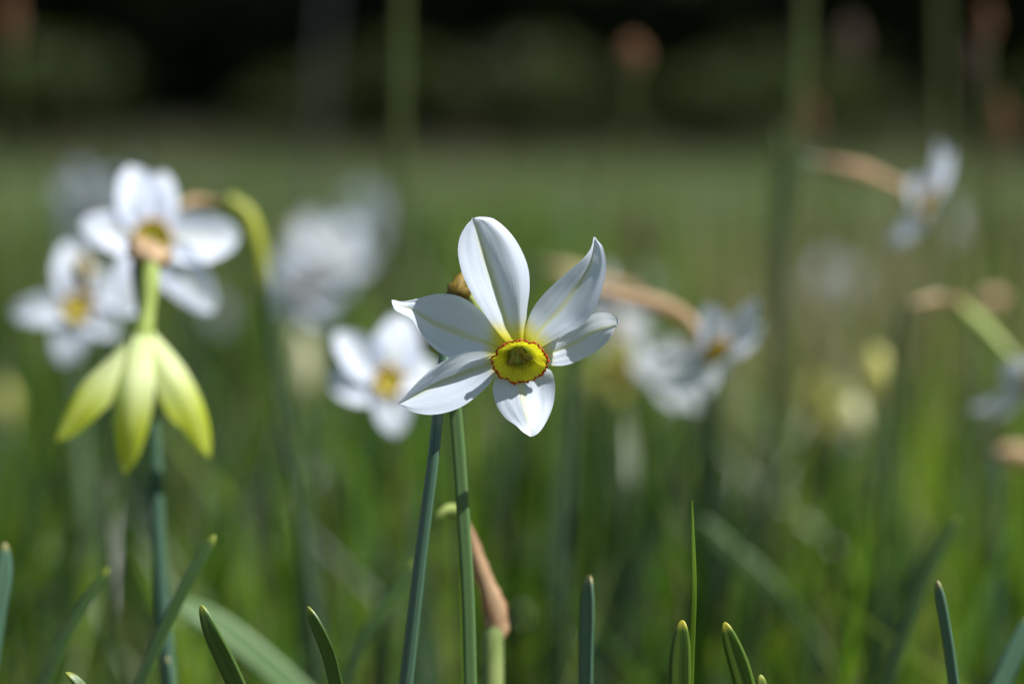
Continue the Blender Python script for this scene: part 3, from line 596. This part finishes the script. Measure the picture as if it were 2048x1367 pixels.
head('tan seed head at the base of the tall right stalk', 1620, 235, 1.7, .006, .012, 'brown')
head('dusky seed head low, above the thin grass blade at right', 1385, 985, 1.45, .0045, .008, 'dusky')

def stalk(label, pts, rr, mat='stalk', name='grass_stalk'):
    pp = [P(*p) for p in pts]; dr = (pp[-1] - pp[-2]).normalized(); g = pp[-1] + dr * (pp[-1].z / -dr.z); g.z = -.004
    mb = MB(); pp = pp + [pp[-1].lerp(g, .5), g]; mb_root = (g.x, g.y, 0)
    r = tube(mb, list(reversed(pp)), [rr] * (len(pp) - 1) + [rr * .6], n=40, seg=10, flat=.6)
    o = mb.build(name, M[mat]); tag(o, label, 'grass stalk'); return o
def rebase(o, z=0):
    """origin to the lowest vertex"""
    me = o.data; lo = min((v.co for v in me.vertices), key=lambda c: c.z).copy(); lo.z = 0
    me.transform(Matrix.Translation(-lo)); o.location = lo
for lab, pts, rr, *mt in [
    ('tall blurred green stalk rising past the top edge left of centre', [(806, -160, 1.35), (800, 100, 1.35), (797, 350, 1.35)], .0030),
    ('tall blurred yellow-green stalk rising past the top edge right of centre', [(1615, -160, 1.35), (1603, 100, 1.35), (1590, 260, 1.35), (1575, 480, 1.35)], .0031),
    ('faint green stalk rising past the top edge near the right corner', [(1880, -160, 1.7), (1882, 100, 1.7), (1884, 300, 1.7)], .0034),
    ('thick dark green stalk standing at right below the tan sheath', [(1562, 260, 1.3), (1560, 500, 1.3), (1555, 760, 1.3)], .0034),
    ('pale grey-green stalk before the wood, left of the tall green one', [(668, -120, 3.8), (650, 60, 3.8), (635, 280, 3.8)], .0062, 'stalk_grey')]:
    rebase(stalk(lab, pts, rr, *mt))

# withered flower low beside the second stem
def withered():
    D = .775; g = P(985, 1500, D); g.z = 0
    r = root('withered_daffodil', 'withered tan flower stalk with a yellow hooked tip beside the sharp stem', 'withered flower', g)
    mb = MB(); tube(mb, [(g.x, g.y, -.004), tuple(P(986, 1450, D)), tuple(P(986, 1350, D)), tuple(P(987, 1275, D)), tuple(P(990, 1250, D))], [.003, .0029, .0029, .0028, .0018], n=24, seg=16, flat=.8); mb.build('stem', M['leaf_stub'], r)
    mb = MB(); tube(mb, [P(990, 1275, D), P(992, 1235, D), P(975, 1170, D), P(952, 1105, D), P(934, 1050, D), P(922, 1028, D)], [.0018, .0029, .0026, .0021, .0013, .0009], n=60, seg=36, flat=.6, wr=.5); mb.build('spathe', M['spathe_rust'], r)
    mb = MB(); tube(mb, [P(928, 1036, D - .0005), P(915, 1022, D - .0005), P(898, 1020, D), P(880, 1030, D), P(868, 1042, D)], [.0009, .0017, .0017, .0012, .0003], n=24, seg=16, flat=.7, wr=.35); mb.build('tip', M['tube'], r)
withered()

# ================================================================= LEAVES
def leaf(label, pts, hw, mat='leaf', facing=(0, -1, 0), cup=.18, tip=.02, thick=.0012, name='daffodil_leaf', twist=0):
    pp = [P(*p) for p in pts]      # tip first
    dr = (pp[-1] - pp[-2]).normalized(); dr = Vector((dr.x * .6, dr.y * .6, min(dr.z, -.5))).normalized()
    g = pp[-1] + dr * (pp[-1].z / -dr.z); g.z = -.004
    pp += [pp[-1].lerp(g, .5), g]
    mb = MB(); leafmesh(mb, list(reversed(pp)), hw, thick=thick, facing=facing, cup=cup, tip=tip, twist=twist, n=40)
    o = mb.build(name, M[mat]); rebase(o); tag(o, label, 'leaf' if name != 'wild_grass' else 'grass blade'); return o
leaf('slim upright leaf just right of the sharp stem', [(906, 770, .722), (916, 880, .722), (926, 1020, .722), (936, 1180, .722), (941, 1367, .722)], .00165, 'leaf_mid', (-.1, -1, .1), tip=.006)
leaf('thin yellow-green leaf behind the slim upright one', [(905, 800, .74), (915, 900, .74), (921, 1000, .74), (926, 1200, .74)], .0010, 'blade', (.2, -1, .1), tip=.02, thick=.0006, name='wild_grass')
leaf('sharp leaf leaning left with a pointed tip, left of the blunt dark one', [(402, 1209, .70), (425, 1265, .70), (452, 1320, .702), (482, 1385, .704)], .0026, 'leaf', (-.35, -1, .1), tip=.016)
leaf('sharp dark leaf with blunt yellowish tip, left of the sharp stem', [(615, 1212, .70), (640, 1260, .70), (660, 1310, .702), (676, 1375, .704)], .0024, 'leaf', (-.8, -1, 0), tip=.013)
leaf('tiny yellow leaf tip at the bottom edge, far left', [(131, 1344, .70), (150, 1358, .70), (172, 1385, .70)], .0016, 'leaf', (.4, -1, .6), tip=.008)
leaf('upright blue-green leaf with tan tip, right of centre', [(1180, 1150, .735), (1181, 1220, .735), (1179, 1300, .735), (1177, 1400, .735)], .0029, 'leaf_blue', (-.9, -.6, .1), cup=.5, tip=.010)
leaf('sharp broad blunt green leaf in front of the thin grass blade', [(1365, 1239, .70), (1364, 1280, .70), (1362, 1330, .70), (1362, 1400, .70)], .00285, 'leaf_sun', (-.35, -1, .05), cup=.3, tip=.014)
leaf('sharp green leaf with yellow tip leaning left, right of the broad blunt one', [(1449, 1243, .70), (1464, 1285, .70), (1480, 1330, .70), (1498, 1400, .70)], .0027, 'leaf_sun', (-.3, -1, .1), cup=.3, tip=.015)
leaf('small rounded leaf tip at the bottom edge right of the leaning leaf', [(1521, 1348, .70), (1523, 1370, .70), (1528, 1420, .70)], .0017, 'leaf', (0, -1, .3), tip=.006)
leaf('slender blue-green leaf with pinkish tip at lower right', [(1875, 1160, .725), (1886, 1220, .725), (1898, 1290, .725), (1910, 1380, .725)], .0016, 'leaf_blue', (-.7, -1, 0), tip=.008)
leaf('hair-thin grass blade with a fine brown point behind the broad leaf', [(1384, 1000, .705), (1386, 1080, .705), (1388, 1160, .705), (1383, 1300, .71)], .0008, 'blade', (.3, -1, 0), tip=.05, thick=.0004, name='wild_grass')
leaf('dark slanting leaf crossing behind the nodding flower stem', [(430, 1070, .76), (395, 1130, .76), (345, 1225, .76), (285, 1360, .76)], .0021, 'leaf', (-.8, -1, -.3), tip=.010)
leaf('dark blurred slanting leaf left of the nodding flower stem', [(218, 1135, .79), (170, 1210, .79), (125, 1290, .79), (85, 1380, .79)], .0020, 'leaf', (-.8, -1, -.2), tip=.014)
leaf('blurred leaf tip at the left edge', [(10, 1085, .77), (8, 1140, .77), (-5, 1220, .77)], .0024, 'leaf_blue', (.2, -1, .1), tip=.012)
leaf('pale blurred leaf lying slanted behind the pointed sharp leaf', [(345, 1200, .90), (430, 1248, .90), (510, 1308, .90), (600, 1390, .90)], .0046, 'leaf_mid', (-.1, -.8, .55), tip=.02)
leaf('dark blurred leaf slanting up to the sharp stem from lower left', [(830, 1120, .84), (790, 1180, .84), (740, 1260, .84), (690, 1375, .84)], .0022, 'leaf', (-.8, -1, -.2), tip=.02)
leaf('long dark blurred leaf slanting down at lower right', [(1915, 1030, .86), (1865, 1130, .86), (1820, 1240, .86), (1775, 1380, .86)], .0022, 'leaf', (-.8, -1, -.2), tip=.03)
leaf('pale blurred leaf slanting right, behind the thin grass blade', [(1390, 1030, 1.08), (1450, 1090, 1.08), (1520, 1150, 1.08), (1600, 1250, 1.08)], .0032, 'leaf_mid', (-.4, -.8, .35), tip=.02)
leaf('blurred blue-green leaf at the bottom right corner', [(2060, 1230, .80), (2030, 1300, .80), (1990, 1390, .80)], .003, 'leaf_blue', (.3, -1, .2), tip=.012)
leaf('small pale leaf overlapping the foot of the nodding flower stem', [(334, 1312, .785), (338, 1340, .785), (342, 1400, .785)], .0012, 'leaf_blue', (-.4, -1, .4), tip=.006)

# distant flowers scattered over the meadow
def far_flowers():
    random.seed(21); g = Vector((0, 0, 0))
    def proto(pm):
        mbp = MB(); bs = basis((0, -1, .05), 0); c = Vector((0, 0, .33))
        for k in range(6): mbp.grid(petal_rows(c, bs, math.pi / 2 + k * math.pi / 3, .027, .0095, nu=5, nv=7, fold=.15))
        mbs = MB(); tube(mbs, [(0, .012, -.004), (0, .012, .2), (0, .014, .31), (0, .008, .338), (0, 0, .33)], [.002, .002, .0018, .0018, .002], n=18, seg=8)
        return mbp, mbs, c, bs
    mbp, mbs, c, bs = proto('petal_far'); r0 = None; datas = None
    for k in range(8):
        y = random.uniform(2.4, 5) ; x = random.uniform(-1, 1) * (.2 * (y + .7) + .15) 
        if k < 3: y = random.uniform(1.4, 2.4); x = random.uniform(-.2, .2) * (y + .7)
        r = root('distant_daffodil', 'faint far-off white daffodil melting into the blurred meadow', 'daffodil', (x, y, 0), 'far-off daffodils in the meadow')
        if datas is None:
            a = mbp.build('perianth', M['petal_far'], None); a.parent = r
            b_ = mbs.build('stem', M['stem'], None); b_.parent = r
            cu = corona(c, bs, .006, .003, None, M['cup'], M['rim_far'], seg=16, rings=4); rim = cu.children[0]; cu.parent = r
            datas = (a.data, b_.data, cu.data, rim.data)
        else:
            for nm, d in zip(('perianth', 'stem', 'cup'), datas[:3]):
                o = bpy.data.objects.new(nm, d); col.objects.link(o); o.parent = r
            rm = bpy.data.objects.new('rim', datas[3]); col.objects.link(rm); rm.parent = o
        r.rotation_euler.z = random.uniform(-3, 3); s = random.uniform(.55, .78); r.scale = (s, s, s)
far_flowers()
